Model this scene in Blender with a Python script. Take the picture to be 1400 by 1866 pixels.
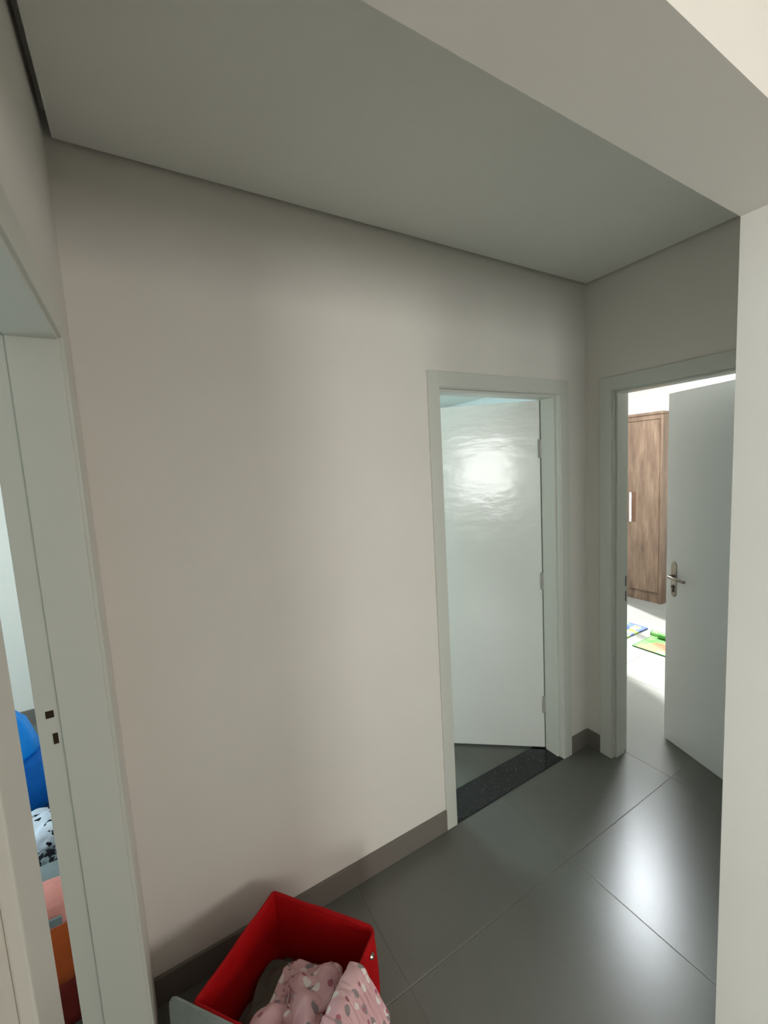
import bpy, bmesh, math, random
import numpy as np
from mathutils import Vector, Matrix, noise

# ------------------------------------------------------------------ clear
for o in list(bpy.data.objects):
    bpy.data.objects.remove(o, do_unlink=True)
scene = bpy.context.scene
COL = scene.collection

# ------------------------------------------------------------------ camera
CAM = dict(x=0.131, y=-1.5155, z=1.78, yaw=0.5229, pitch=-0.1058, roll=-0.0569, f=761.07)
def make_camera():
    c = CAM
    cy, sy = math.cos(c['yaw']), math.sin(c['yaw'])
    cp, sp = math.cos(c['pitch']), math.sin(c['pitch'])
    fwd = Vector((sy * cp, cy * cp, sp)); right = Vector((cy, -sy, 0)); up = right.cross(fwd)
    r = right * math.cos(c['roll']) + up * math.sin(c['roll'])
    u = -right * math.sin(c['roll']) + up * math.cos(c['roll'])
    cam = bpy.data.cameras.new('camera'); cam.sensor_fit = 'VERTICAL'; cam.sensor_height = 36.0
    cam.lens = c['f'] / 1866.0 * 36.0
    cam.clip_start = 0.02; cam.clip_end = 60
    o = bpy.data.objects.new('camera', cam); COL.objects.link(o)
    m = Matrix(((r.x, u.x, -fwd.x, c['x']), (r.y, u.y, -fwd.y, c['y']), (r.z, u.z, -fwd.z, c['z']), (0, 0, 0, 1)))
    o.matrix_world = m
    scene.camera = o
make_camera()

# ------------------------------------------------------------------ world, daylight, exposure
scene.view_settings.view_transform = 'Standard'
scene.view_settings.look = 'None'
scene.view_settings.gamma = 1.0
scene.view_settings.use_curve_mapping = False
scene.view_settings.exposure = 0.12
world = bpy.data.worlds.new('sky'); scene.world = world; world.use_nodes = True
bg = world.node_tree.nodes['Background']
bg.inputs[0].default_value = (0.75, 0.88, 1.0, 1); bg.inputs[1].default_value = 0.6

def daylight(name, loc, direction, sx, sy, watts, colour):
    """soft sky light standing in a window opening"""
    l = bpy.data.lights.new(name, 'AREA'); l.shape = 'RECTANGLE'; l.size = sx; l.size_y = sy
    l.energy = watts; l.color = colour
    o = bpy.data.objects.new(name, l); COL.objects.link(o)
    o.location = loc
    o.rotation_euler = Vector(direction).to_track_quat('-Z', 'Z').to_euler()
    return o
# window rectangles: (x0,x1,z0,z1) on the wall planes given below
Y_FRONT, Y_NORTH, X_WEST, X_EAST = -4.7, 2.49, -3.2, 5.8
WIN = dict(living_a=(-2.15, -0.85, 1.00, 2.22), living_b=(1.45, 3.05, 1.15, 2.20),
           bath=(0.7, 1.5, 1.55, 2.10), bed=(4.18, 5.68, 0.12, 2.34), room=(0.4, 2.0, 0.9, 2.2))
def win_light(key, watts, colour):
    x0, x1, z0, z1 = WIN[key]
    cx, cz = (x0 + x1) / 2, (z0 + z1) / 2
    if key.startswith('living'):
        daylight('daylight_' + key, (cx, Y_FRONT - 0.10, cz), (0, 1, 0), x1 - x0 - .1, z1 - z0 - .1, watts, colour)
    elif key in ('bath', 'bed'):
        daylight('daylight_' + key, (cx, Y_NORTH + 0.10, cz), (0, -1, 0), x1 - x0 - .1, z1 - z0 - .1, watts, colour)
    else:
        daylight('daylight_' + key, (X_WEST - 0.10, cx, cz), (1, 0, 0), x1 - x0 - .1, z1 - z0 - .1, watts, colour)
win_light('living_a', 92, (0.99, 1.0, 0.955))
win_light('living_b', 44, (1.0, 0.93, 0.87))
win_light('bath', 42, (0.70, 0.96, 1.0))
win_light('bed', 30, (0.86, 0.94, 1.0))
win_light('room', 92, (0.76, 0.95, 1.0))

sun = bpy.data.lights.new('sun', 'SUN'); sun.energy = 26.0; sun.angle = math.radians(2.5); sun.color = (0.95, 0.97, 1.0)
sun_o = bpy.data.objects.new('sun', sun); COL.objects.link(sun_o)
SUN_EL = math.radians(38)
sun_o.rotation_euler = Vector((-.36 * math.cos(SUN_EL), -.933 * math.cos(SUN_EL), -math.sin(SUN_EL))).to_track_quat('-Z', 'Y').to_euler()
sun_o.location = (6.5, 5.5, 5)

# ------------------------------------------------------------------ materials
def S(r, g, b):
    f = lambda v: (v / 255 / 12.92) if v / 255 <= 0.04045 else ((v / 255 + 0.055) / 1.055) ** 2.4
    return (f(r), f(g), f(b), 1)
class NT:
    def __init__(s, name):
        s.m = bpy.data.materials.new(name); s.m.use_nodes = True
        s.t = s.m.node_tree; s.b = s.t.nodes['Principled BSDF']
    def n(s, kind, **kw):
        nd = s.t.nodes.new(kind)
        for k, v in kw.items(): setattr(nd, k, v)
        return nd
    def l(s, a, b): s.t.links.new(a, b)
    def coord(s, scale=(1, 1, 1), kind='Object'):
        tc = s.n('ShaderNodeTexCoord'); mp = s.n('ShaderNodeMapping'); mp.inputs['Scale'].default_value = scale
        s.l(tc.outputs[kind], mp.inputs[0]); return mp.outputs[0]
    def geo(s, scale=(1, 1, 1)):
        g = s.n('ShaderNodeNewGeometry'); mp = s.n('ShaderNodeMapping'); mp.inputs['Scale'].default_value = scale
        s.l(g.outputs['Position'], mp.inputs[0]); return mp.outputs[0]
    def noise(s, vec, scale, detail=3, rough=.5):
        nd = s.n('ShaderNodeTexNoise'); nd.inputs['Scale'].default_value = scale; nd.inputs['Detail'].default_value = detail
        nd.inputs['Roughness'].default_value = rough
        s.l(vec, nd.inputs['Vector']); return nd.outputs['Fac']
    def ramp(s, fac, stops):
        r = s.n('ShaderNodeValToRGB'); e = r.color_ramp.elements
        while len(e) > 1: e.remove(e[-1])
        e[0].position, e[0].color = stops[0]
        for p, c in stops[1:]:
            x = e.new(p); x.color = c
        s.l(fac, r.inputs[0]); return r.outputs[0]
    def bump(s, h, strength, dist=.01):
        b = s.n('ShaderNodeBump'); b.inputs['Strength'].default_value = strength; b.inputs['Distance'].default_value = dist
        s.l(h, b.inputs['Height']); s.l(b.outputs[0], s.b.inputs['Normal'])
    def set(s, rough=.5, spec=.5, metal=0.):
        s.b.inputs['Roughness'].default_value = rough
        s.b.inputs['Specular IOR Level'].default_value = spec
        s.b.inputs['Metallic'].default_value = metal
        return s
def mix(c, k): return (c[0] * k, c[1] * k, c[2] * k, 1)
def painted(name, col, rough, spec=.4, vary=.04, bump_scale=120, bump=.05, dist=.002):
    m = NT(name).set(rough, spec); v = m.geo()
    f = m.noise(v, 2.5, 4)
    m.l(m.ramp(f, [(.3, mix(col, 1 - vary)), (.7, col)]), m.b.inputs['Base Color'])
    m.bump(m.noise(v, bump_scale, 2), bump, dist)
    return m.m
WALL = S(234, 230, 223)
M = {}
M['wall'] = painted('wall_paint', WALL, .75, .25)
M['low_bounce_wall'] = painted('darkened_low_bounce', S(196, 188, 178), .75, .25)  # unseen walls, colour darkened to cut the bounce light under the header
M['ceiling'] = painted('ceiling_paint', S(238, 238, 232), .85, .2)
M['bath_wall'] = painted('bathroom_wall', S(222, 228, 228), .5, .4)
M['door'] = painted('door_enamel', S(216, 217, 209), .30, .5, .02, 40, .05, .002)
def gloss_leaf():
    m = NT('door_gloss_enamel').set(.25, .5); v = m.geo((1, 1, 2.2)); c = S(230, 233, 229)
    m.l(m.ramp(m.noise(v, 2.5, 4), [(.3, mix(c, .98)), (.7, c)]), m.b.inputs['Base Color'])
    m.b.inputs['Coat Weight'].default_value = .38; m.b.inputs['Coat Roughness'].default_value = .13
    m.bump(m.noise(v, 8, 3, .5), .26, .006)
    for l in list(m.t.links):
        if l.to_socket == m.b.inputs['Normal']: m.l(l.from_socket, m.b.inputs['Coat Normal'])
    return m.m
M['leaf_gloss'] = gloss_leaf()
M['leaf_satin'] = painted('door_satin_enamel', S(238, 241, 240), .42, .4, .02, 30, .04)
M['frame'] = painted('aluminium_frame', S(225, 225, 222), .4, .4)
# floor tile
def tile_mat():
    m = NT('grey_porcelain_tile').set(.27, .5); v = m.geo()
    a = m.noise(v, 1.6, 5, .6); b = m.noise(v, 60, 3, .6)
    mx = m.n('ShaderNodeMath', operation='MULTIPLY_ADD'); m.l(b, mx.inputs[0]); mx.inputs[1].default_value = .25; m.l(a, mx.inputs[2])
    m.l(m.ramp(mx.outputs[0], [(.35, S(100, 101, 95)), (.85, S(112, 112, 106))]), m.b.inputs['Base Color'])
    r = m.n('ShaderNodeMapRange'); m.l(a, r.inputs[0]); r.inputs[3].default_value = .285; r.inputs[4].default_value = .31
    m.l(r.outputs[0], m.b.inputs['Roughness'])
    return m.m
M['tile'] = tile_mat()
M['grout'] = painted('grout', S(138, 136, 130), .9, .1)
M['skirt'] = painted('skirting_tile', S(124, 118, 111), .4, .4, .06, 40, .03)
def granite():
    m = NT('black_granite').set(.12, .5); v = m.geo()
    vo = m.n('ShaderNodeTexVoronoi'); vo.inputs['Scale'].default_value = 170; m.l(v, vo.inputs['Vector'])
    f = m.noise(v, 45, 4, .7)
    mx = m.n('ShaderNodeMath', operation='MULTIPLY'); m.l(f, mx.inputs[0])
    sep = m.n('ShaderNodeSeparateColor'); m.l(vo.outputs['Color'], sep.inputs[0]); m.l(sep.outputs[0], mx.inputs[1])
    m.l(m.ramp(mx.outputs[0], [(.42, S(24, 27, 29)), (.54, S(52, 56, 58)), (.66, S(110, 112, 112))]), m.b.inputs['Base Color'])
    return m.m
M['granite'] = granite()
def metal(name, col, rough):
    m = NT(name).set(rough, .5, 1.0); v = m.geo((60, 60, 400))
    f = m.noise(v, 3, 2); m.l(m.ramp(f, [(.3, mix(col, .88)), (.7, col)]), m.b.inputs['Base Color'])
    return m.m
M['nickel'] = metal('brushed_nickel', S(176, 170, 160), .32)
M['dark_metal'] = metal('dark_metal', S(70, 66, 60), .4)
M['hinge'] = painted('painted_hinge', S(178, 178, 172), .35, .5)
M['hole'] = painted('dark_recess', S(60, 48, 38), .9, .1)
def wood():
    m = NT('rustic_brown_wood').set(.5, .35); v = m.coord((5, 5, .8))
    a = m.noise(v, 3.2, 6, .62); v2 = m.coord((38, 38, 1.6)); b = m.noise(v2, 3, 4, .6)
    w = m.n('ShaderNodeMath', operation='MULTIPLY_ADD'); m.l(b, w.inputs[0]); w.inputs[1].default_value = .35; m.l(a, w.inputs[2])
    m.l(m.ramp(w.outputs[0], [(.42, S(64, 49, 38)), (.56, S(88, 69, 54)), (.74, S(104, 84, 67)), (.95, S(122, 101, 83))]), m.b.inputs['Base Color'])
    m.bump(b, .12, .002)
    return m.m
M['wood'] = wood()
M['white_metal'] = painted('white_handle', S(238, 236, 230), .35, .5)
def led():
    m = NT('led_diffuser'); m.b.inputs['Base Color'].default_value = (.9, .9, .9, 1)
    m.b.inputs['Emission Color'].default_value = (.90, .95, 1, 1); m.b.inputs['Emission Strength'].default_value = 88
    return m.m
M['led'] = led()

# ------------------------------------------------------------------ mesh helpers
def link(o, parent=None, **props):
    COL.objects.link(o)
    if parent is not None: o.parent = parent
    for k, v in props.items(): o[k] = v
    return o
def mesh_obj(name, bm, mat, parent=None, smooth=False, **props):
    me = bpy.data.meshes.new(name); bm.to_mesh(me); bm.free()
    if mat is not None:
        for mm in (mat if isinstance(mat, (list, tuple)) else [mat]): me.materials.append(mm)
    if smooth:
        for p in me.polygons: p.use_smooth = True
    return link(bpy.data.objects.new(name, me), parent, **props)
def empty(name, loc=(0, 0, 0), rz=0, **props):
    o = bpy.data.objects.new(name, None); o.location = loc; o.rotation_euler = (0, 0, rz); o.empty_display_size = .1
    return link(o, None, **props)
def add_box(bm, x0, x1, y0, y1, z0, z1, bevel=0, seg=2):
    vs = [bm.verts.new((x, y, z)) for x in (x0, x1) for y in (y0, y1) for z in (z0, z1)]
    fs = [(0, 1, 3, 2), (4, 6, 7, 5), (0, 4, 5, 1), (2, 3, 7, 6), (0, 2, 6, 4), (1, 5, 7, 3)]
    faces = [bm.faces.new([vs[i] for i in f]) for f in fs]
    if bevel:
        es = set(e for f in faces for e in f.edges)
        bmesh.ops.bevel(bm, geom=list(es), offset=bevel, segments=seg, affect='EDGES', profile=.5)
def box(name, r, mat, parent=None, bevel=0, **props):
    bm = bmesh.new(); add_box(bm, *r, bevel=bevel); bmesh.ops.recalc_face_normals(bm, faces=bm.faces)
    return mesh_obj(name, bm, mat, parent, **props)
def wall(name, r, mat, openings=(), axis='x', **props):
    """a wall box; openings = (a0,a1,z0,z1) along the axis, cut as real holes"""
    x0, x1, y0, y1, z0, z1 = r
    a0, a1 = (x0, x1) if axis == 'x' else (y0, y1)
    us = sorted({a0, a1, *[v for o in openings for v in o[:2]]}); zs = sorted({z0, z1, *[v for o in openings for v in o[2:]]})
    b0, b1 = (y0, y1) if axis == 'x' else (x0, x1)
    def solid(i, j):
        if not (0 <= i < len(us) - 1 and 0 <= j < len(zs) - 1): return False
        u, z = (us[i] + us[i + 1]) / 2, (zs[j] + zs[j + 1]) / 2
        return not any(o[0] < u < o[1] and o[2] < z < o[3] for o in openings)
    bm = bmesh.new(); cache = {}
    def V(u, b, z):
        k = (u, b, z)
        if k not in cache: cache[k] = bm.verts.new((u, b, z) if axis == 'x' else (b, u, z))
        return cache[k]
    for i in range(len(us) - 1):
        for j in range(len(zs) - 1):
            if not solid(i, j): continue
            u0, u1, c0, c1 = us[i], us[i + 1], zs[j], zs[j + 1]
            bm.faces.new([V(u0, b0, c0), V(u1, b0, c0), V(u1, b0, c1), V(u0, b0, c1)])
            bm.faces.new([V(u0, b1, c0), V(u0, b1, c1), V(u1, b1, c1), V(u1, b1, c0)])
            if not solid(i - 1, j): bm.faces.new([V(u0, b0, c0), V(u0, b0, c1), V(u0, b1, c1), V(u0, b1, c0)])
            if not solid(i + 1, j): bm.faces.new([V(u1, b0, c0), V(u1, b1, c0), V(u1, b1, c1), V(u1, b0, c1)])
            if not solid(i, j - 1): bm.faces.new([V(u0, b0, c0), V(u0, b1, c0), V(u1, b1, c0), V(u1, b0, c0)])
            if not solid(i, j + 1): bm.faces.new([V(u0, b0, c1), V(u1, b0, c1), V(u1, b1, c1), V(u0, b1, c1)])
    bmesh.ops.recalc_face_normals(bm, faces=bm.faces)
    return mesh_obj(name, bm, mat, None, kind='structure', **props)
def add_tube(bm, pts, rad, seg=12, cap=True):
    pts = [Vector(p) for p in pts]; n = len(pts); rings = []
    rads = rad if isinstance(rad, (list, tuple)) else [rad] * n
    for i, p in enumerate(pts):
        t = (pts[min(i + 1, n - 1)] - pts[max(i - 1, 0)]).normalized()
        a = Vector((0, 0, 1)) if abs(t.z) < .9 else Vector((1, 0, 0))
        u = t.cross(a).normalized(); v = t.cross(u)
        rings.append([bm.verts.new(p + (u * math.cos(k * 2 * math.pi / seg) + v * math.sin(k * 2 * math.pi / seg)) * rads[i]) for k in range(seg)])
    for i in range(n - 1):
        for k in range(seg):
            bm.faces.new([rings[i][k], rings[i][(k + 1) % seg], rings[i + 1][(k + 1) % seg], rings[i + 1][k]])
    if cap:
        bm.faces.new(rings[0][::-1]); bm.faces.new(rings[-1])

# ------------------------------------------------------------------ the setting
W, H, H2 = 2.3723, 2.72, 2.80           # hall width, hall ceiling, slab
X3, YB0, YB1, ZB = 1.435, -1.21, -1.04, 2.328   # partition end, its two faces, header underside
D1 = (1.3213, 2.1335); D2 = (-0.96, -0.1633); D3 = (-1.031, -0.287); HD = 2.12
LIN = 0.03                                # frame liner thickness
wall('wall_back', (0, W + .138, 0, .15, 0, H2), M['wall'], [(D1[0] - LIN, D1[1] + LIN, 0, HD + LIN)], 'x',
     label='long off-white wall of the hall behind the red box', category='wall')
wall('wall_left', (-.135, 0, -1.75, Y_NORTH, 0, H2), M['wall'], [(D3[0] - LIN, D3[1] + LIN, 0, HD + LIN)], 'y',
     label='off-white wall at the left edge with the doorless opening', category='wall')
wall('wall_right', (W, W + .138, YB1, 0, 0, H2), M['wall'], [(D2[0] - LIN, D2[1] + LIN, 0, HD + LIN)], 'y',
     label='shaded end wall of the hall around the bedroom door', category='wall')
wall('wall_partition', (0, X_EAST, YB0, YB1, 0, H2), M['wall'], [(0, X3, 0, ZB)], 'x',
     label='bright wall end at the right edge with the lintel overhead', category='wall')
wall('wall_bath', (2.51, 2.98, .15, .25, 0, H2), M['wall'], (), 'x', label='bathroom wall beside the bedroom', category='wall')
wall('wall_bath_side', (2.88, 2.98, .25, Y_NORTH, 0, H2), M['bath_wall'], (), 'y', label='bathroom side wall seen above the glossy door', category='wall')
wall('wall_front', (X_WEST, 3.6, Y_FRONT - .15, Y_FRONT, 0, H2), M['low_bounce_wall'], [WIN['living_a'], WIN['living_b']], 'x', label='window wall behind the camera', category='wall')
wall('wall_north', (X_WEST, X_EAST, Y_NORTH, Y_NORTH + .15, 0, H2), M['wall'], [WIN['bath'], WIN['bed']], 'x', label='outer wall behind bathroom and bedroom', category='wall')
wall('wall_west', (X_WEST - .15, X_WEST, Y_FRONT, Y_NORTH, 0, H2), M['wall'], [WIN['room']], 'y', label='outer wall of the room on the left', category='wall')
wall('wall_east', (3.6, 3.75, Y_FRONT, YB0, 0, H2), M['low_bounce_wall'], (), 'y', label='side wall of the room behind the camera', category='wall')
wall('wall_bedroom', (X_EAST, X_EAST + .15, YB0, Y_NORTH, 0, H2), M['wall'], (), 'y', label='white bedroom wall above the brown wardrobe', category='wall')
wall('wall_room', (X_WEST, -.135, -1.75, -1.6, 0, H2), M['low_bounce_wall'], (), 'x', label='wall of the room on the left', category='wall')
box('ceiling', (.02, W - .02, YB1, -.02, H, H + .015), M['ceiling'], kind='structure', label='grey flat hall ceiling panel with a shadow gap round it', category='ceiling')
box('ceiling_slab', (X_WEST - .15, X_EAST + .15, Y_FRONT - .15, Y_NORTH + .15, H2, H2 + .1), M['ceiling'], kind='structure', label='ceiling slab above the rooms', category='ceiling')
box('ceiling_bathroom', (.002, 2.878, .152, Y_NORTH - .002, 2.35, 2.36), M['ceiling'], kind='structure', label='bathroom ceiling above the glossy door', category='ceiling')

# floor: a grout bed with separate porcelain tiles
floor = box('floor', (X_WEST - .15, X_EAST + .15, Y_FRONT - .15, Y_NORTH + .15, -.06, -.0015), M['grout'], kind='structure',
            label='grey porcelain tile floor', category='floor')
TS, TX, TY = .8651, 1.618, -.4259
bm = bmesh.new(); g = .0012; add_box(bm, g, TS - g, g, TS - g, -.009, 0)
es = [e for e in bm.edges if all(v.co.z > -.001 for v in e.verts)]
bmesh.ops.bevel(bm, geom=es, offset=.001, segments=1, affect='EDGES')
bmesh.ops.recalc_face_normals(bm, faces=bm.faces)
t0 = mesh_obj('tile', bm, M['tile'], floor)
for i in range(-5, 5):
    for j in range(-5, 4):
        o = t0 if (i, j) == (-5, -5) else link(bpy.data.objects.new('tile', t0.data), floor)
        o.location = (TX + i * TS, TY + j * TS, 0)

# baseboards (cut from the same tile)
def skirting(name, pieces, label):
    root = empty(name, kind='structure', label=label, category='baseboard')
    for r in pieces: box('skirting_tile', r, M['skirt'], root, bevel=.0015)
bh = .1035
def run_x(x0, x1, y0, y1):
    n = max(1, round((x1 - x0) / TS)); st = (x1 - x0) / n
    return [(x0 + k * st + .0008, x0 + (k + 1) * st - .0008, y0, y1, 0, bh) for k in range(n)]
def run_y(y0, y1, x0, x1):
    n = max(1, round((y1 - y0) / TS)); st = (y1 - y0) / n
    return [(x0, x1, y0 + k * st + .0008, y0 + (k + 1) * st - .0008, 0, bh) for k in range(n)]
OL, OR = 1.2562, 2.2085
skirting('baseboard_back', run_x(.001, OL, -.012, 0) + run_x(OR, W - .012, -.012, 0), 'grey tile baseboard along the long hall wall')
skirting('baseboard_right', run_y(-.0916, -.001, W - .012, W), 'short grey baseboard tucked in the far hall corner')
skirting('baseboard_room', run_x(X_WEST + .01, -.135, Y_NORTH - .012, Y_NORTH), 'grey baseboard in the room through the left opening')
skirting('baseboard_bedroom', run_y(YB1 + .01, .99, X_EAST - .012, X_EAST), 'grey baseboard of the bedroom wall')

# ------------------------------------------------------------------ doors and frames
CT = .012     # casing thickness
def bevbox(name, r, mat, parent, bevel=.002): return box(name, r, mat, parent, bevel=bevel)
# door 1 (bathroom)
d1 = empty('door_1', ((D1[0] + D1[1]) / 2, .075, 0), kind='structure', label='glossy white door standing ajar with black granite sill', category='door')
def child_local(o, root):
    """keep the world position of a part built in world space"""
    o.location = o.location - root.location
    return o
def part(name, r, mat, root, bevel=.002): return child_local(bevbox(name, r, mat, root, bevel), root)
part('casing', (OL, D1[0] - .004, -CT, 0, 0, 2.1915), M['door'], d1)
part('casing', (D1[1] + .004, OR, -CT, 0, 0, 2.1915), M['door'], d1)
part('casing', (D1[0] - .004, D1[1] + .004, -CT, 0, HD + .004, 2.1915), M['door'], d1)
part('jamb', (D1[0] - LIN, D1[0], -.004, .154, 0, HD + LIN), M['door'], d1)
part('jamb', (D1[1], D1[1] + LIN, -.004, .154, 0, HD + LIN), M['door'], d1)
part('jamb_head', (D1[0], D1[1], -.004, .154, HD, HD + LIN), M['door'], d1)
part('door_stop', (D1[0], D1[0] + .012, .02, .108, 0, HD), M['door'], d1)
part('door_stop', (D1[1] - .012, D1[1], .02, .108, 0, HD), M['door'], d1)
part('door_stop', (D1[0] + .012, D1[1] - .012, .02, .108, HD - .012, HD), M['door'], d1)
part('threshold', (D1[0] + .0005, D1[1] - .0005, -.006, .166, -.004, .004), M['granite'], d1, .001)

def handle_set(root, lx, z, side):
    """lever handle on a leaf whose local x runs along the leaf; side = +1/-1 face"""
    bm = bmesh.new(); pts = []
    n = 28; hw, hh = .019, .098
    for k in range(n):
        a = 2 * math.pi * k / n
        c, s = math.cos(a), math.sin(a)
        pts.append((lx + hw * c, z + (hh - hw) * (1 if s > 0 else -1 if s < 0 else 0) * (abs(s) > .02) + hw * s * 1.5 if True else 0))
    y0, y1 = side * .0005, side * .006
    lo = [bm.verts.new((p[0], y0, p[1])) for p in pts]
    hi = [bm.verts.new((lx + (p[0] - lx) * .82, y1, z + (p[1] - z) * .95)) for p in pts]
    for k in range(n): bm.faces.new([lo[k], lo[(k + 1) % n], hi[(k + 1) % n], hi[k]])
    bm.faces.new(hi); bmesh.ops.recalc_face_normals(bm, faces=bm.faces)
    plate = mesh_obj('handle_plate', bm, M['nickel'], root)
    bm = bmesh.new()
    P = [(lx, side * .004, z + .018), (lx, side * .04, z + .018), (lx - .006, side * .052, z + .018), (lx - .03, side * .056, z + .019), (lx - .115, side * .054, z + .016)]
    add_tube(bm, P, [.011, .010, .010, .0095, .0085], 12)
    mesh_obj('lever', bm, M['nickel'], root, smooth=True)
    bm = bmesh.new(); add_tube(bm, [(lx, side * .004, z - .045), (lx, side * .011, z - .045)], .0095, 14)
    cyl = mesh_obj('lock_cylinder', bm, M['dark_metal'], root)
    bm = bmesh.new(); add_box(bm, lx - .006, lx + .006, *sorted((side * .004, side * .0085)), z - .078, z - .045)
    bmesh.ops.recalc_face_normals(bm, faces=bm.faces)
    mesh_obj('lock_body', bm, M['dark_metal'], root)

def leaf(root, hinge, free_dir, width, mat, face, name='leaf'):
    """door leaf: local x from hinge to free edge, local y across thickness; 'face' = side where the hall is"""
    ang = math.atan2(free_dir[1], free_dir[0])
    bm = bmesh.new(); add_box(bm, .002, width, -.035 if face > 0 else 0, 0 if face > 0 else .035, .012, HD - .012, bevel=.0015)
    bmesh.ops.recalc_face_normals(bm, faces=bm.faces)
    lf = mesh_obj(name, bm, mat, root)
    lf.location = Vector((hinge[0], hinge[1], 0)) - root.location
    lf.rotation_euler = (0, 0, ang)
    return lf
l1 = leaf(d1, (2.121, .112), (-.781, .625), .785, M['leaf_gloss'], +1)
handle_set(l1, .785 - .06, 1.04, +1)
for z0, z1 in ((1.785, 1.89), (1.012, 1.115), (.24, .345)):
    bm = bmesh.new(); add_tube(bm, [(2.124, .1105, z0), (2.124, .1105, z1)], .0065, 12)
    add_box(bm, 2.105, 2.1325, .1105, .1125, z0, z1)
    child_local(mesh_obj('hinge', bm, M['hinge'], d1), d1)

# door 2 (bedroom)
d2 = empty('door_2', (W + .07, (D2[0] + D2[1]) / 2, 0), kind='structure', label='satin white bedroom door ajar with lever handle', category='door')
part('casing', (W - CT, W, D2[1] + .004, -.0916, 0, 2.1925), M['door'], d2)
part('casing', (W - CT, W, -1.036, D2[0] - .004, 0, 2.1925), M['door'], d2)
part('casing', (W - CT, W, D2[0] - .004, D2[1] + .004, HD + .004, 2.1925), M['door'], d2)
part('jamb', (W - .004, W + .142, D2[1], D2[1] + LIN, 0, HD + LIN), M['door'], d2)
part('jamb', (W - .004, W + .142, D2[0] - LIN, D2[0], 0, HD + LIN), M['door'], d2)
part('jamb_head', (W - .004, W + .142, D2[0], D2[1], HD, HD + LIN), M['door'], d2)
part('door_stop', (W + .02, W + .10, D2[1] - .012, D2[1], 0, HD), M['door'], d2)
part('door_stop', (W + .02, W + .10, D2[0], D2[0] + .012, 0, HD), M['door'], d2)
part('door_stop', (W + .02, W + .10, D2[0] + .012, D2[1] - .012, HD - .012, HD), M['door'], d2)
for z in (1.02, .93):
    part('strike_plate', (W + .108, W + .128, D2[1] - .0015, D2[1] + .0005, z, z + .06), M['dark_metal'], d2, 0)
l2 = leaf(d2, (W + .168, D2[0] + .008), (.331, .944), .758, M['leaf_satin'], +1)
handle_set(l2, .758 - .055, 1.035, +1)
for z0, z1 in ((1.785, 1.89), (1.012, 1.115), (.24, .345)):
    bm = bmesh.new(); add_tube(bm, [(W + .158, D2[0] + .004, z0), (W + .158, D2[0] + .004, z1)], .0065, 12)
    add_box(bm, W + .13, W + .158, D2[0], D2[0] + .002, z0, z1)
    child_local(mesh_obj('hinge', bm, M['hinge'], d2), d2)

# door 3 (left opening, no leaf in sight)
d3 = empty('door_3', (-.0675, (D3[0] + D3[1]) / 2, 0), kind='structure', label='pale painted door frame at the left with a latch hole', category='door')
part('casing', (0, CT, D3[1] - .002, D3[1] + .065, 0, HD + .065), M['door'], d3)
part('casing', (0, CT, D3[0] - .065, D3[0] + .002, 0, HD + .065), M['door'], d3)
part('casing', (0, CT, D3[0] + .002, D3[1] - .002, HD - .002, HD + .065), M['door'], d3)
part('jamb', (-.137, .002, D3[1], D3[1] + LIN, 0, HD + LIN), M['door'], d3)
part('jamb', (-.137, .002, D3[0] - LIN, D3[0], 0, HD + LIN), M['door'], d3)
part('jamb_head', (-.137, .002, D3[0], D3[1], HD, HD + LIN), M['door'], d3)
part('door_stop', (-.092, .004, D3[1] - .008, D3[1], 0, HD), M['door'], d3)
part('door_stop', (-.092, .004, D3[0], D3[0] + .008, 0, HD), M['door'], d3)
part('door_stop', (-.092, .004, D3[0] + .008, D3[1] - .008, HD - .008, HD), M['door'], d3)

# ------------------------------------------------------------------ windows out of sight, where the daylight enters
def window(name, key, label):
    x0, x1, z0, z1 = WIN[key]; root = empty(name, kind='structure', label=label, category='window')
    f = .045
    bars = [(x0, x0 + f, z0, z1), (x1 - f, x1, z0, z1), (x0 + f, x1 - f, z0, z0 + f), (x0 + f, x1 - f, z1 - f, z1), ((x0 + x1) / 2 - f / 2, (x0 + x1) / 2 + f / 2, z0 + f, z1 - f)]
    for a, b, c, d in bars:
        if key.startswith('living'): r = (a, b, Y_FRONT - .08, Y_FRONT - .03, c, d)
        elif key in ('bath', 'bed'): r = (a, b, Y_NORTH + .03, Y_NORTH + .08, c, d)
        else: r = (X_WEST - .08, X_WEST - .03, a, b, c, d)
        box('window_frame', r, M['frame'], root, bevel=.003)
window('window_1', 'living_a', 'left window of the room behind the camera')
window('window_2', 'living_b', 'wide window of the room behind the camera')
window('window_3', 'bath', 'bathroom window')
window('window_4', 'bed', 'bedroom window')
window('window_5', 'room', 'window of the room on the left')

# ------------------------------------------------------------------ bedroom
def ceiling_lamp():
    x, y, z = 4.15, .62, H2
    r = empty('ceiling_lamp', (x, y, z), label='square LED panel on the bedroom ceiling', category='lamp')
    box('lamp_frame', (-.36, .36, -.36, .36, -.03, 0), M['frame'], r, bevel=.004)
    box('diffuser', (-.34, .34, -.34, .34, -.034, -.0302), M['led'], r)
ceiling_lamp()

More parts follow.
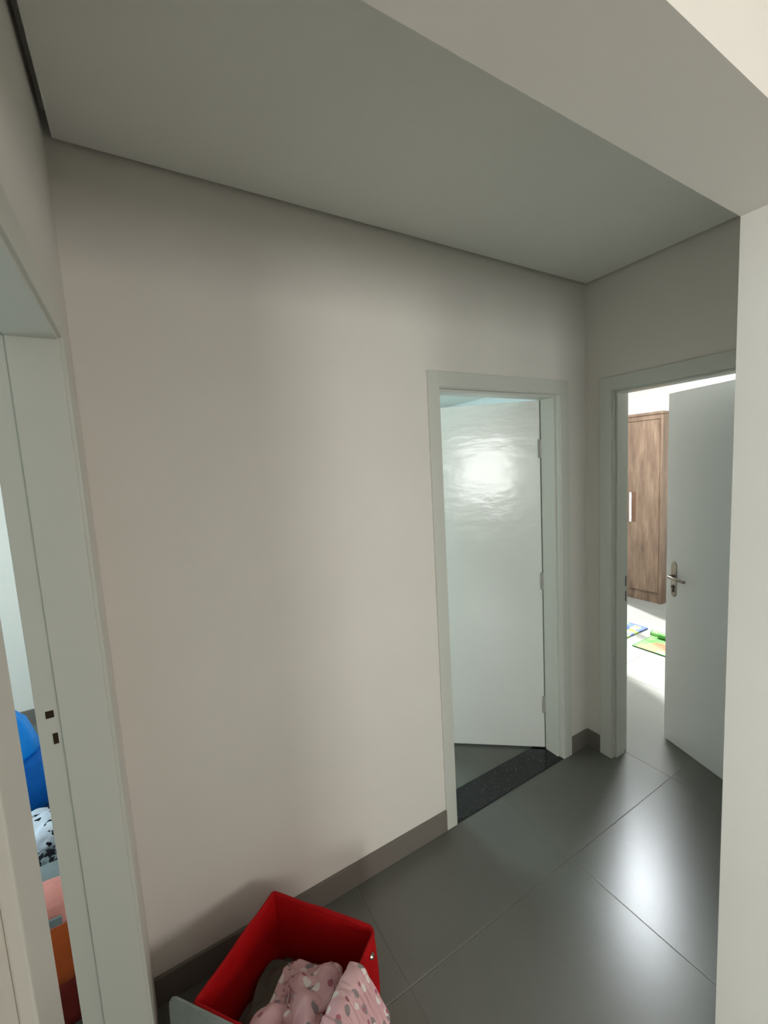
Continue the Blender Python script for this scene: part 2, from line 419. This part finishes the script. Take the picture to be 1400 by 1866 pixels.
def wardrobe():
    x0, y0, y1, zt = 5.25, 1.0, 1.94, 2.236
    r = empty('wardrobe', (5.5, 1.47, 0), label='tall brown rustic wood wardrobe in the bedroom behind the ajar door', category='wardrobe')
    P = lambda n, rr, b=.002, m='wood': part(n, rr, M[m], r, b)
    P('side_panel', (x0, X_EAST - .02, y0, y0 + .03, 0, zt - .03))
    P('side_panel', (x0, X_EAST - .02, y1 - .03, y1, 0, zt - .03))
    P('back_panel', (X_EAST - .04, X_EAST - .021, y0 + .03, y1 - .03, .1, zt - .03))
    P('cornice', (x0 - .012, X_EAST - .02, y0 - .004, y1 + .004, zt - .03, zt), .004)
    P('top_rail', (x0 + .004, x0 + .03, y0 + .03, y1 - .03, 2.152, zt - .03))
    P('plinth', (x0 + .012, X_EAST - .04, y0 + .03, y1 - .03, 0, .125))
    w = (y1 - y0 - .06) / 2
    for k in range(2):
        a = y0 + .03 + k * w
        dr = P('door_panel', (x0 - .004, x0 + .018, a + .002, a + w - .002, .13, 2.147), .002)
        if k == 0: hy = a + w - .125
        else: hy = a + .125
        # dark inset behind a white bar
        for nm, rr, m in (('handle_recess', (x0 - .0055, x0 - .004, hy - .055, hy + .05, .955, 1.32), 'recess'),
                          ('handle_bar', (x0 - .03, x0 - .018, hy - .010, hy + .010, .96, 1.315), 'white_metal'),
                          ('handle_post', (x0 - .018, x0 - .0055, hy - .006, hy + .006, 1.0, 1.02), 'white_metal'),
                          ('handle_post', (x0 - .018, x0 - .0055, hy - .006, hy + .006, 1.255, 1.275), 'white_metal')):
            o = box(nm, rr, M[m], dr, bevel=.001)
            o.location = o.location - (r.location + dr.location)
M['recess'] = painted('wardrobe_dark_inset', S(88, 64, 48), .6, .3)
wardrobe()

# play mats on the bedroom floor
def print_mat(name, base, spots, scale):
    m = NT(name).set(.6, .3); v = m.geo((scale, scale, 1))
    ck = m.n('ShaderNodeTexVoronoi', distance='CHEBYCHEV'); ck.inputs['Scale'].default_value = 1; ck.inputs['Randomness'].default_value = .75
    m.l(v, ck.inputs['Vector']); sp = m.n('ShaderNodeSeparateColor'); m.l(ck.outputs['Color'], sp.inputs[0])
    r = m.n('ShaderNodeValToRGB'); r.color_ramp.interpolation = 'CONSTANT'; e = r.color_ramp.elements
    e[0].position, e[0].color = 0, base; e[1].position, e[1].color = spots[0]
    for p, c in spots[1:]:
        x = e.new(p); x.color = c
    m.l(sp.outputs[0], r.inputs[0]); m.l(r.outputs[0], m.b.inputs['Base Color'])
    return m.m
M['mat_blue'] = print_mat('blue_print', S(54, 70, 130), [(.45, S(120, 150, 60)), (.72, S(160, 168, 100)), (.86, S(40, 96, 60))], 17)
M['mat_green'] = print_mat('green_print', S(70, 128, 56), [(.5, S(96, 146, 76)), (.78, S(176, 88, 60)), (.92, S(60, 104, 160))], 7)
M['mat_edge'] = painted('mat_binding', S(58, 92, 54), .7, .2)
def slab_profile(name, prof, y0, y1, mat, parent):
    """mat cross-section given as centre-line (x, z, half thickness), swept along y"""
    bm = bmesh.new(); ys = [y0 + (y1 - y0) * k / 6 for k in range(7)]; rows = []
    for y in ys:
        top = [bm.verts.new((x - nz * -h * 0 + nx * h, y, z + nz * h)) for x, z, h, nx, nz in prof]
        bot = [bm.verts.new((x - nx * h, y, z - nz * h)) for x, z, h, nx, nz in prof]
        rows.append(top + bot[::-1])
    n = len(rows[0])
    for a, b in zip(rows, rows[1:]):
        for k in range(n): bm.faces.new([a[k], a[(k + 1) % n], b[(k + 1) % n], b[k]])
    bm.faces.new(rows[0][::-1]); bm.faces.new(rows[-1]); bmesh.ops.recalc_face_normals(bm, faces=bm.faces)
    return mesh_obj(name, bm, mat, parent, smooth=False)
def play_mats():
    r = empty('play_mat', (3.95, 1.15, 0), label='blue and yellow printed play mat near the wardrobe', category='mat', group='play mats on the bedroom floor')
    part('mat_sheet', (3.5, 4.425, .722, 1.6, .0005, .010), M['mat_blue'], r, .002)
    for rr in ((3.494, 4.431, .716, .722, .0005, .012), (3.494, 4.431, 1.6, 1.606, .0005, .012), (4.425, 4.431, .722, 1.6, .0005, .012), (3.494, 3.5, .722, 1.6, .0005, .012)):
        part('binding', rr, M['mat_blue'], r, 0)
    r = empty('play_mat', (4.1, .1, 0), label='green printed play mat with one edge curled up, beside the ajar door', category='mat', group='play mats on the bedroom floor')
    prof = [(3.93 + .34 * k / 8, .0065, .005, 0, 1) for k in range(9)]
    for k in range(1, 13):
        a = math.radians(k * 24); R = .03
        prof.append((4.27 + R * math.sin(a), .0065 + R * (1 - math.cos(a)), .005, -math.sin(a), math.cos(a)))
    child_local(slab_profile('mat_sheet', prof, -.35, .585, M['mat_green'], r), r)
    part('binding', (3.924, 3.93, -.35, .585, .0005, .012), M['mat_edge'], r, 0)
    prof2 = [(x, z, .006, nx, nz) for x, z, h, nx, nz in prof]
    child_local(slab_profile('binding', prof2, .585, .591, M['mat_edge'], r), r)
play_mats()

# ------------------------------------------------------------------ red storage box by the long wall
def fabric(name, col, rough=.85, weave=420, bump=.25, vary=.12, sheen=.0):
    m = NT(name).set(rough, .2); v = m.geo()
    f = m.noise(v, 30, 4, .6)
    m.l(m.ramp(f, [(.3, mix(col, 1 - vary)), (.7, col)]), m.b.inputs['Base Color'])
    m.bump(m.noise(v, weave, 2), bump, .0015)
    return m.m
M['red'] = fabric('red_fabric', S(196, 10, 18), .8)
M['red_trim'] = fabric('red_binding', S(186, 14, 20), .75)
M['grey_felt'] = fabric('grey_felt', S(152, 158, 152), .95)
M['dark_cloth'] = fabric('dark_green_grey_cloth', S(104, 108, 98), .95, 300, .4)
A_, B_, D_ = Vector((.393, -.116)), Vector((.650, -.422)), Vector((.107, -.308)); C_ = B_ + D_ - A_
BOXH = .30
def rounded_outline(corners, radii, seg=7, per_edge=9):
    """closed 2D outline with rounded corners, points evenly added on straight runs"""
    out = []; n = len(corners)
    for i in range(n):
        p, a, b = corners[i], corners[i - 1], corners[(i + 1) % n]
        da, db = (a - p).normalized(), (b - p).normalized(); r = radii[i]
        ang = da.angle(db); t = r / math.tan(ang / 2)
        c = p + (da + db).normalized() * (r / math.sin(ang / 2))
        s, e = p + da * t, p + db * t
        a0 = math.atan2(s.y - c.y, s.x - c.x); a1 = math.atan2(e.y - c.y, e.x - c.x); d = (a1 - a0 + math.pi) % (2 * math.pi) - math.pi
        arc = [Vector((c.x + r * math.cos(a0 + d * k / seg), c.y + r * math.sin(a0 + d * k / seg))) for k in range(seg + 1)]
        out.append(arc)
    pts = []
    for i in range(n):
        pts += out[i]; a, b = out[i][-1], out[(i + 1) % n][0]
        pts += [a.lerp(b, k / per_edge) for k in range(1, per_edge)]
    return pts
def storage_box():
    c0 = (B_ + D_) / 2
    root = empty('storage_box', (c0.x, c0.y, 0), label='open red fabric storage box filled with clothes on the floor', category='box')
    pts = rounded_outline([A_, B_, C_, D_], [.012, .03, .025, .012]); n = len(pts)
    def off(d): 
        res = []
        for i in range(n):
            t = (pts[(i + 1) % n] - pts[i - 1]).normalized(); nr = Vector((t.y, -t.x))
            if nr.dot(pts[i] - c0) < 0: nr = -nr
            res.append(pts[i] + nr * d)
        return res
    outer, inner = off(0), off(-.007)
    def bulge(p, z, i):
        w = math.sin(math.pi * min(1, z / BOXH)) * .006 + noise.noise(Vector((p.x * 9, p.y * 9, z * 7))) * .004
        d = (p - c0).normalized(); return p + d * w
    def rim(i): return BOXH + .004 * noise.noise(Vector((pts[i].x * 14, pts[i].y * 14, 3.1)))
    zs = [0, .04, .08, .12, .16, .20, .24, .27, 1]
    bm = bmesh.new(); rings = []
    for z in zs:
        rings.append([bm.verts.new((*(bulge(outer[i], min(z, BOXH), i) - c0), rim(i) if z == 1 else z)) for i in range(n)])
    for z in zs[::-1]:
        z = max(z, .006)
        rings.append([bm.verts.new((*(bulge(inner[i], min(z, BOXH), i) - c0), rim(i) if z == 1 else z)) for i in range(n)])
    for a, b in zip(rings, rings[1:] + rings[:1]):
        for k in range(n): bm.faces.new([a[k], a[(k + 1) % n], b[(k + 1) % n], b[k]])
    bmesh.ops.recalc_face_normals(bm, faces=bm.faces)
    body = mesh_obj('body', bm, M['red'], root, smooth=True)
    bm = bmesh.new(); vs = [bm.verts.new((*(p - c0), .0065)) for p in off(-.008)]; f = bm.faces.new(vs)
    ex = bmesh.ops.extrude_face_region(bm, geom=[f]); bmesh.ops.translate(bm, vec=(0, 0, -.0055), verts=[v for v in ex['geom'] if isinstance(v, bmesh.types.BMVert)])
    bmesh.ops.recalc_face_normals(bm, faces=bm.faces); mesh_obj('base', bm, M['red'], root)
    # binding tape round the rim
    bm = bmesh.new(); ring = []
    for i in range(n):
        o_, i_ = bulge(outer[i], BOXH, i) - c0, bulge(inner[i], BOXH, i) - c0; d = (o_ - i_).normalized(); z = rim(i)
        ring.append([bm.verts.new((*(o_ + d * .0015), z - .012)), bm.verts.new((*(o_ + d * .0015), z + .001)), bm.verts.new((*((o_ + i_) / 2), z + .004)), bm.verts.new((*(i_ - d * .0015), z + .001)), bm.verts.new((*(i_ - d * .0015), z - .012))])
    for k in range(n):
        a, b = ring[k], ring[(k + 1) % n]
        for j in range(4): bm.faces.new([a[j], a[j + 1], b[j + 1], b[j]])
    bmesh.ops.recalc_face_normals(bm, faces=bm.faces); mesh_obj('rim_binding', bm, M['red_trim'], root, smooth=True)
    # grey felt lid, turned down along the front-left side
    d = (C_ - D_).normalized(); nrm = Vector((d.y, -d.x)); nrm = nrm if nrm.dot(D_ - c0) > 0 else -nrm
    L0, L1, th = -.068, .40, .011
    out = []
    for (s, z) in [(L0 + .02, .02), (L1, .02), (L1, .318)] : out.append((s, z))
    for k in range(6):
        a = math.pi / 2 + k * math.pi / 2 / 5; out.append((L0 + .025 + .025 * math.cos(a), .293 + .025 * math.sin(a)))
    bm = bmesh.new(); lo, hi = [], []
    for s, z in out:
        lean = .006 + (.318 - z) * .10
        p = D_ + d * s + nrm * lean - c0; q = p + nrm * th
        lo.append(bm.verts.new((p.x, p.y, z))); hi.append(bm.verts.new((q.x, q.y, z)))
    bm.faces.new(lo); bm.faces.new(hi[::-1])
    for k in range(len(out)): bm.faces.new([lo[k], hi[k], hi[(k + 1) % len(out)], lo[(k + 1) % len(out)]])
    bmesh.ops.recalc_face_normals(bm, faces=bm.faces)
    bmesh.ops.bevel(bm, geom=[e for e in bm.edges if len(e.link_faces) == 2 and e.calc_face_angle() > 1.2], offset=.003, segments=2, affect='EDGES')
    mesh_obj('lid_flap', bm, M['grey_felt'], root, label='grey felt lid turned down along the side')
    # snap fastener on the right-hand side
    e = (C_ - B_).normalized(); nb = Vector((e.y, -e.x)); nb = nb if nb.dot(B_ - c0) > 0 else -nb
    p = B_ + e * .055 + nb * .004 - c0
    bm = bmesh.new(); add_tube(bm, [(p.x, p.y, .262), (p.x + nb.x * .006, p.y + nb.y * .006, .262)], [.010, .007], 14)
    mesh_obj('snap', bm, M['nickel'], root, label='round metal snap')
storage_box()

# camera ray helper only used to lay the clothes out where they lie
def heap(name, lobes, voxel, amp, freq, mat, seed, **props):
    """a crumpled garment: soft lobes fused into one skin, then creased"""
    bm = bmesh.new()
    for (p, q, r, sq) in lobes:
        p, q = Vector(p), Vector(q); L = (q - p).length; steps = max(2, int(L / (r * .4)) + 1)
        for k in range(steps + 1):
            c = p.lerp(q, k / steps)
            g_ = bmesh.ops.create_icosphere(bm, subdivisions=2, radius=r * (1 + .12 * math.sin(seed + k * 2.1)))
            bmesh.ops.transform(bm, verts=g_['verts'], matrix=Matrix.Translation(c) @ Matrix.Diagonal((1, 1, sq, 1)))
    me = bpy.data.meshes.new(name); bm.to_mesh(me); bm.free()
    tmp = bpy.data.objects.new(name + '_tmp', me); COL.objects.link(tmp)
    rm = tmp.modifiers.new('r', 'REMESH'); rm.mode = 'VOXEL'; rm.voxel_size = voxel
    sm = tmp.modifiers.new('s', 'SMOOTH'); sm.iterations = 6; sm.factor = .5
    dg = bpy.context.evaluated_depsgraph_get(); m2 = bpy.data.meshes.new_from_object(tmp.evaluated_get(dg))
    bpy.data.objects.remove(tmp, do_unlink=True); bpy.data.meshes.remove(me)
    nv = len(m2.vertices); co = np.empty(nv * 3); m2.vertices.foreach_get('co', co); co = co.reshape(-1, 3)
    no = np.empty(nv * 3); m2.vertices.foreach_get('normal', no); no = no.reshape(-1, 3)
    out = co.copy()
    for i in range(nv):
        v = Vector(co[i]); w = v + Vector((noise.noise(v * 9 + Vector((seed, 0, 0))), noise.noise(v * 9 + Vector((0, seed, 0))), noise.noise(v * 9))) * .05
        a = abs(noise.noise(w * freq + Vector((seed, 3, 1)))); b = abs(noise.noise(w * freq * 2.3 + Vector((2, seed, 5))))
        out[i] += no[i] * (amp * (min(a, .5) * 2 - .5) + amp * .35 * (b * 2 - .5))
    m2.vertices.foreach_set('co', out.ravel()); m2.update()
    m2.materials.clear(); m2.materials.append(mat)
    for p in m2.polygons: p.use_smooth = True
    m2.name = name
    return link(bpy.data.objects.new(name, m2), None, **props)

def printed_cloth():
    m = NT('pink_printed_cotton').set(.9, .15); g = m.geo(); v = m.coord((1, 1, 1), 'UV')
    base = m.ramp(m.noise(g, 14, 3), [(.3, S(214, 168, 174)), (.7, S(228, 188, 190))])
    def spots(scale, size, off):
        mp = m.n('ShaderNodeMapping'); mp.inputs['Location'].default_value = off; m.l(v, mp.inputs[0])
        nz = m.n('ShaderNodeTexNoise'); nz.inputs['Scale'].default_value = 60; m.l(mp.outputs[0], nz.inputs['Vector'])
        ad = m.n('ShaderNodeVectorMath', operation='MULTIPLY_ADD'); m.l(nz.outputs['Color'], ad.inputs[0]); ad.inputs[1].default_value = (.012, .012, .012); m.l(mp.outputs[0], ad.inputs[2])
        vo = m.n('ShaderNodeTexVoronoi', voronoi_dimensions='2D'); vo.inputs['Scale'].default_value = scale; m.l(ad.outputs[0], vo.inputs['Vector'])
        lt = m.n('ShaderNodeMath', operation='LESS_THAN'); m.l(vo.outputs['Distance'], lt.inputs[0]); lt.inputs[1].default_value = size
        sp = m.n('ShaderNodeSeparateColor'); m.l(vo.outputs['Color'], sp.inputs[0])
        kp = m.n('ShaderNodeMath', operation='LESS_THAN'); m.l(sp.outputs[1], kp.inputs[0]); kp.inputs[1].default_value = .34
        an = m.n('ShaderNodeMath', operation='MULTIPLY'); m.l(lt.outputs[0], an.inputs[0]); m.l(kp.outputs[0], an.inputs[1])
        return an.outputs[0]
    def over(under, fac, col):
        mx = m.n('ShaderNodeMix', data_type='RGBA'); m.l(fac, mx.inputs['Factor']); m.l(under, mx.inputs['A']); mx.inputs['B'].default_value = col
        return mx.outputs['Result']
    c = over(base, spots(17, .30, (.3, .1, 0)), S(152, 142, 144))
    c = over(c, spots(19, .27, (.0, .45, .2)), S(236, 226, 222))
    c = over(c, spots(14, .13, (.7, .2, .5)), S(176, 112, 126))
    m.l(c, m.b.inputs['Base Color'])
    m.bump(m.noise(g, 500, 2), .25, .001)
    return m.m
M['pink'] = printed_cloth()
# the garments are sheets of cloth that are relaxed here: pushed together in a small area they buckle into folds
def relax_cloth(nu, nv, area, expand, ground, z0, seed, steps=130, gap=.008, gravity=2.0, pin=0, pin_z=None):
    U0, U1, V0, V1 = area; rng = np.random.default_rng(seed)
    U, V = np.meshgrid(np.linspace(U0, U1, nu), np.linspace(V0, V1, nv))
    wave = np.zeros_like(U)
    for k in range(6):
        a = rng.uniform(0, 6.28); wave += np.sin((U * np.cos(a) + V * np.sin(a)) * rng.uniform(30, 65) + rng.uniform(0, 6.28)) / 3
    X = np.stack([U, V, z0 + .02 * wave], -1) + rng.normal(0, .0006, (nv, nu, 3)); vel = np.zeros_like(X)
    if pin: X[:, :pin, 2] = pin_z
    X0 = X.copy()
    du = (U1 - U0) / (nu - 1) * expand; dv = (V1 - V0) / (nv - 1) * expand; dg = math.hypot(du, dv)
    N = nu * nv; gi, gj = np.arange(N) % nu, np.arange(N) // nu
    near = (np.abs(gi[:, None] - gi[None]) <= 2) & (np.abs(gj[:, None] - gj[None]) <= 2)
    iu, iv = np.arange(nu), np.arange(nv); links = []
    def add(j0, i0, dj, di, rest, k, only_short=False):
        if len(j0) and len(i0): links.append((np.ix_(j0, i0), np.ix_(j0 + dj, i0 + di), rest, k, only_short))
    for par in (0, 1):
        add(iv, iu[par:nu - 1:2], 0, 1, du, .8); add(iv[par:nv - 1:2], iu, 1, 0, dv, .8)
        add(iv[par:nv - 1:2], iu[:nu - 1], 1, 1, dg, .35); add(iv[par:nv - 1:2], iu[1:], 1, -1, dg, .35)
        add(iv, np.array([i for i in range(nu - 2) if (i // 2) % 2 == par]), 0, 2, 1.5 * du, .15, True)
        add(np.array([j for j in range(nv - 2) if (j // 2) % 2 == par]), iu, 2, 0, 1.5 * dv, .15, True)
    dt = 1 / 40
    for st in range(steps):
        scale = 1 / expand + (1 - 1 / expand) * min(1, st / (steps * .55))
        vel[..., 2] -= gravity * dt; vel *= .93
        Q = X + vel * dt
        for it in range(8):
            for ia, ib, rest, k, short in links:
                d = Q[ib] - Q[ia]; ln = np.sqrt((d * d).sum(-1, keepdims=True)) + 1e-9; r = rest * scale
                c = (ln - r) / ln * d * (.5 * k)
                if short: c = np.where(ln < r, c, 0)
                Q[ia] += c; Q[ib] -= c
            Q[..., 0] = np.clip(Q[..., 0], U0 - .002, U1 + .002); Q[..., 1] = np.clip(Q[..., 1], V0 - .002, V1 + .002)
        F = Q.reshape(-1, 3); sq = (F * F).sum(1); D2 = sq[:, None] + sq[None] - 2 * F @ F.T
        I, J = np.nonzero((D2 < gap * gap) & ~near)
        if len(I):
            d = F[I] - F[J]; ln = np.sqrt((d * d).sum(1, keepdims=True)) + 1e-7
            acc = np.zeros_like(F); np.add.at(acc, I, d / ln * (gap - ln) * .35); F = F + np.clip(acc, -.004, .004); Q = F.reshape(X.shape)
        gz = ground(Q[..., 0], Q[..., 1]); low = Q[..., 2] < gz; Q[..., 2] = np.maximum(Q[..., 2], gz)
        Q[low, :2] = X[low, :2] + (Q[low, :2] - X[low, :2]) * .6
        nvel = (Q - X) / dt; nvel[low, :2] *= .3
        if pin: Q[:, :pin] = X0[:, :pin]; nvel[:, :pin] = 0
        vel = np.clip(nvel, -1.2, 1.2) * .9; X = Q
    return X
def lumps(U, V, items):
    return sum(a * np.exp(-((U - x) ** 2 + (V - y) ** 2) / (r * r)) for x, y, a, r in items)
def garment(name, q, mat, drop=None, thick=0, cut=1.15, **props):
    nv, nu = q.shape[:2]
    c0 = (B_ + D_) / 2; u = Vector((.642, -.766)); v = Vector((-.766, -.642))
    bm = bmesh.new(); uvl = bm.loops.layers.uv.new('UVMap'); V = []
    for j in range(nv):
        for i in range(nu):
            U, W_, z = q[j, i]; p = c0 + u * U + v * W_
            V.append(bm.verts.new((p.x, p.y, z)))
    step = .0095
    for j in range(nv - 1):
        for i in range(nu - 1):
            s_, t_ = (i + .5) / (nu - 1) * 2 - 1, (j + .5) / (nv - 1) * 2 - 1
            if abs(s_) ** 4 + abs(t_) ** 4 > cut + .25 * noise.noise(Vector((s_ * 3, t_ * 3, nu))): continue
            f = bm.faces.new([V[j * nu + i], V[j * nu + i + 1], V[(j + 1) * nu + i + 1], V[(j + 1) * nu + i]]); f.smooth = True
            for l, (a, b) in zip(f.loops, ((i, j), (i + 1, j), (i + 1, j + 1), (i, j + 1))): l[uvl].uv = (a * step, b * step)
    bmesh.ops.delete(bm, geom=[w for w in bm.verts if not w.link_faces], context='VERTS')
    bmesh.ops.smooth_vert(bm, verts=bm.verts, factor=.4, use_axis_x=True, use_axis_y=True, use_axis_z=True)
    if drop:
        es = [e for e in bm.edges if e.is_boundary]
        ex = bmesh.ops.extrude_edge_only(bm, edges=es)
        for w in ex['geom']:
            if isinstance(w, bmesh.types.BMVert):
                U = (Vector(w.co[:2]) - c0).dot(u); w.co.z = drop(U)
    bmesh.ops.recalc_face_normals(bm, faces=bm.faces)
    o = mesh_obj(name, bm, mat, None, smooth=True, **props)
    if thick:
        m_ = o.modifiers.new('cloth_thickness', 'SOLIDIFY'); m_.thickness = thick; m_.offset = 1
    m_ = o.modifiers.new('soft', 'SUBSURF'); m_.levels = 1; m_.render_levels = 1
    return o
def clothes():
    low = relax_cloth(30, 34, (-.172, .07, -.150, .150), 1.6, lambda U, V: .09 + lumps(U, V, [(-.10, -.05, .06, .05), (-.02, -.08, .05, .05), (-.10, .06, .07, .05), (-.03, .02, .07, .05), (.04, -.09, .05, .04)]), .22, 1)
    garment('dark_garment', low, M['dark_cloth'], lambda U: .010, label='dark grey-green garment at the bottom of the red box', category='clothing', group='clothes in the red box')
    mid = relax_cloth(46, 46, (-.062, .150, -.085, .150), 1.9, lambda U, V: .20 + lumps(U, V, [(-.035, .125, .05, .03), (-.01, .085, .06, .032), (.03, .005, .07, .034), (.10, -.035, .085, .04), (.085, .06, .105, .045), (.0, .145, .055, .035), (.13, .12, .08, .04), (.145, .02, .06, .03)]), .32, 2)
    garment('pink_garment', mid, M['pink'], lambda U: .184 if U < .085 else .012, label='crumpled pink printed garment heaped in the middle of the red box', category='clothing', group='clothes in the red box')
    def over(U, V):
        rim = .320 + lumps(U, V, [(.195, -.01, .012, .03), (.195, .065, .016, .03)])
        E = U + .107 * V          # the right-hand side of the box runs slightly askew
        return np.where(E < .176, .285, np.where(E < .218, rim, np.maximum(.318 - 1.7 * (E - .218), .10)))
    top = relax_cloth(38, 42, (.157, .325, -.042, .115), 1.6, over, .345, 7, pin=2, pin_z=.292)
    garment('pink_garment', top, M['pink'], None, .0016, 1.3, label='pink printed garment hanging over the right rim of the red box', category='clothing', group='clothes in the red box')
clothes()

# ------------------------------------------------------------------ what shows through the left opening
for nm, rr in (('latch_hole', (-.119, -.103, D3[1] - .0008, D3[1] + .004, 1.232, 1.250)), ('latch_hole', (-.111, -.101, D3[1] - .0008, D3[1] + .004, 1.165, 1.192)), ('screw_hole', (-.150, -.147, D3[1] - .0008, D3[1] + .004, 2.06, 2.066))):
    if nm == 'latch_hole': part(nm, rr, M['hole'], d3, 0)
def lathe_soft(name, prof, c, mat, amp, freq, seed, seg=48, parent=None, **props):
    bm = bmesh.new(); rings = []
    for r, z in prof:
        ring = []
        for k in range(seg):
            a = 2 * math.pi * k / seg; p = Vector((r * math.cos(a), r * math.sin(a), z))
            d = amp * noise.noise(p * freq + Vector((seed, 0, 0))) + amp * .6 * math.sin(a * 9 + seed) * (z / prof[-1][1]) ** 2
            ring.append(bm.verts.new((p.x + math.cos(a) * d * min(1, r * 12), p.y + math.sin(a) * d * min(1, r * 12), z)))
        rings.append(ring)
    for a, b in zip(rings, rings[1:]):
        for k in range(seg): bm.faces.new([a[k], a[(k + 1) % seg], b[(k + 1) % seg], b[k]])
    bm.faces.new(rings[0][::-1]); bm.faces.new(rings[-1]); bmesh.ops.recalc_face_normals(bm, faces=bm.faces)
    o = mesh_obj(name, bm, mat, parent, smooth=True, **props); o.location = c
    return o
M['blue'] = fabric('blue_plastic', S(10, 140, 240), .45, 60, .3, .15)
M['blue_dark'] = fabric('blue_sack', S(0, 104, 200), .6, 60, .3, .2)
def specked(name, base, speck, scale, size):
    m = NT(name).set(.9, .15); v = m.geo(); nz = m.n('ShaderNodeTexNoise'); nz.inputs['Scale'].default_value = scale; nz.inputs['Detail'].default_value = 3; m.l(v, nz.inputs['Vector'])
    m.l(m.ramp(nz.outputs['Fac'], [(size, base), (size + .015, speck)]), m.b.inputs['Base Color'])
    m.bump(m.noise(v, 300, 2), .2, .001)
    return m.m
M['pale'] = specked('white_printed_cloth', S(206, 214, 228), S(20, 22, 34), 26, .60)
M['black_print'] = specked('black_grey_cloth', S(22, 22, 30), S(120, 130, 134), 22, .52)
M['mid_grey'] = fabric('grey_cloth', S(128, 138, 142), .9)
M['bag_pink'] = fabric('pink_canvas', S(226, 150, 142), .8)
M['bag_orange'] = fabric('orange_canvas', S(196, 92, 44), .8)
M['bag_dark'] = fabric('dark_red_canvas', S(120, 40, 34), .8)
def left_room():
    r = empty('blue_sack', (-.655, 1.42, 0), label='bright blue tied sack standing on the floor through the left opening', category='bag')
    lathe_soft('sack_body', [(.02, .001), (.17, .002), (.205, .06), (.215, .15), (.205, .24), (.185, .29), (.17, .315)], (0, 0, 0), M['blue_dark'], .012, 7, 1.0, parent=r)
    lathe_soft('sack_top', [(.14, .300), (.165, .34), (.15, .42), (.118, .50), (.075, .56), (.035, .585), (.03, .60), (.05, .64), (.045, .655)], (-.02, 0, .0), M['blue'], .010, 9, 4.0, parent=r)
    bm = bmesh.new(); add_tube(bm, [(-.02 + .036 * math.cos(a), .036 * math.sin(a), .592) for a in [k * math.pi / 8 for k in range(17)]], .006, 8, cap=False)
    mesh_obj('tie', bm, M['blue_dark'], r, smooth=True)
    c = heap('cushion', [((-.52, 1.05, .085), (-.40, 1.03, .085), .075, .95), ((-.50, 1.10, .08), (-.42, .98, .08), .07, .95)], .008, .006, 9, M['pale'], 1.3,
         label='pale cushion with black print below the blue sack', category='cushion')
    heap('dark_cloth', [((-.47, .80, .05), (-.36, .80, .05), .045, .9), ((-.44, .86, .06), (-.34, .74, .05), .042, .9)], .006, .012, 18, M['black_print'], 3.3,
         label='black and grey crumpled cloth between cushion and pink bag', category='clothing')
    r = empty('towel', (-.40, .53, 0), label='folded grey towel behind the pink and orange bag', category='towel')
    for k in range(6):
        bm = bmesh.new(); add_box(bm, -.13, .13, -.08 + .002 * k, .08, .001 + .036 * k, .0365 + .036 * k, bevel=.009, seg=3); bmesh.ops.recalc_face_normals(bm, faces=bm.faces)
        mesh_obj('fold', bm, M['mid_grey'], r, smooth=True)
    # bag: pink upper half, orange lower half, dark foot
    r = empty('tote_bag', (-.33, .17, 0), label='pink and orange canvas bag standing just inside the left opening', category='bag')
    def bag_band(nm, z0, z1, w0, w1, mat):
        bm = bmesh.new(); rings = []
        for k in range(7):
            t = k / 6; z = z0 + (z1 - z0) * t; w = w0 + (w1 - w0) * t
            ring = []
            for j in range(40):
                a = 2 * math.pi * j / 40; cx, sx_ = math.cos(a), math.sin(a); e = .5
                x = w * math.copysign(abs(cx) ** e, cx); y = .085 * (w / .16) * math.copysign(abs(sx_) ** e, sx_)
                nn = .006 * noise.noise(Vector((x * 12, y * 12, z * 10))); ring.append(bm.verts.new((x * (1 + nn * 4), y * (1 + nn * 8), z)))
            rings.append(ring)
        for a, b in zip(rings, rings[1:]):
            for j in range(40): bm.faces.new([a[j], a[(j + 1) % 40], b[(j + 1) % 40], b[j]])
        bm.faces.new(rings[0][::-1]); bm.faces.new(rings[-1]); bmesh.ops.recalc_face_normals(bm, faces=bm.faces)
        return mesh_obj(nm, bm, mat, r, smooth=True)
    bag_band('bag_foot', .001, .17, .15, .158, M['bag_dark'])
    bag_band('bag_lower', .17, .375, .158, .165, M['bag_orange'])
    up = bag_band('bag_upper', .375, .43, .165, .12, M['bag_pink'])
    box('bag_label', (.066, .100, -.087, -.079, .380, .405), M['mid_grey'], up)
left_room()
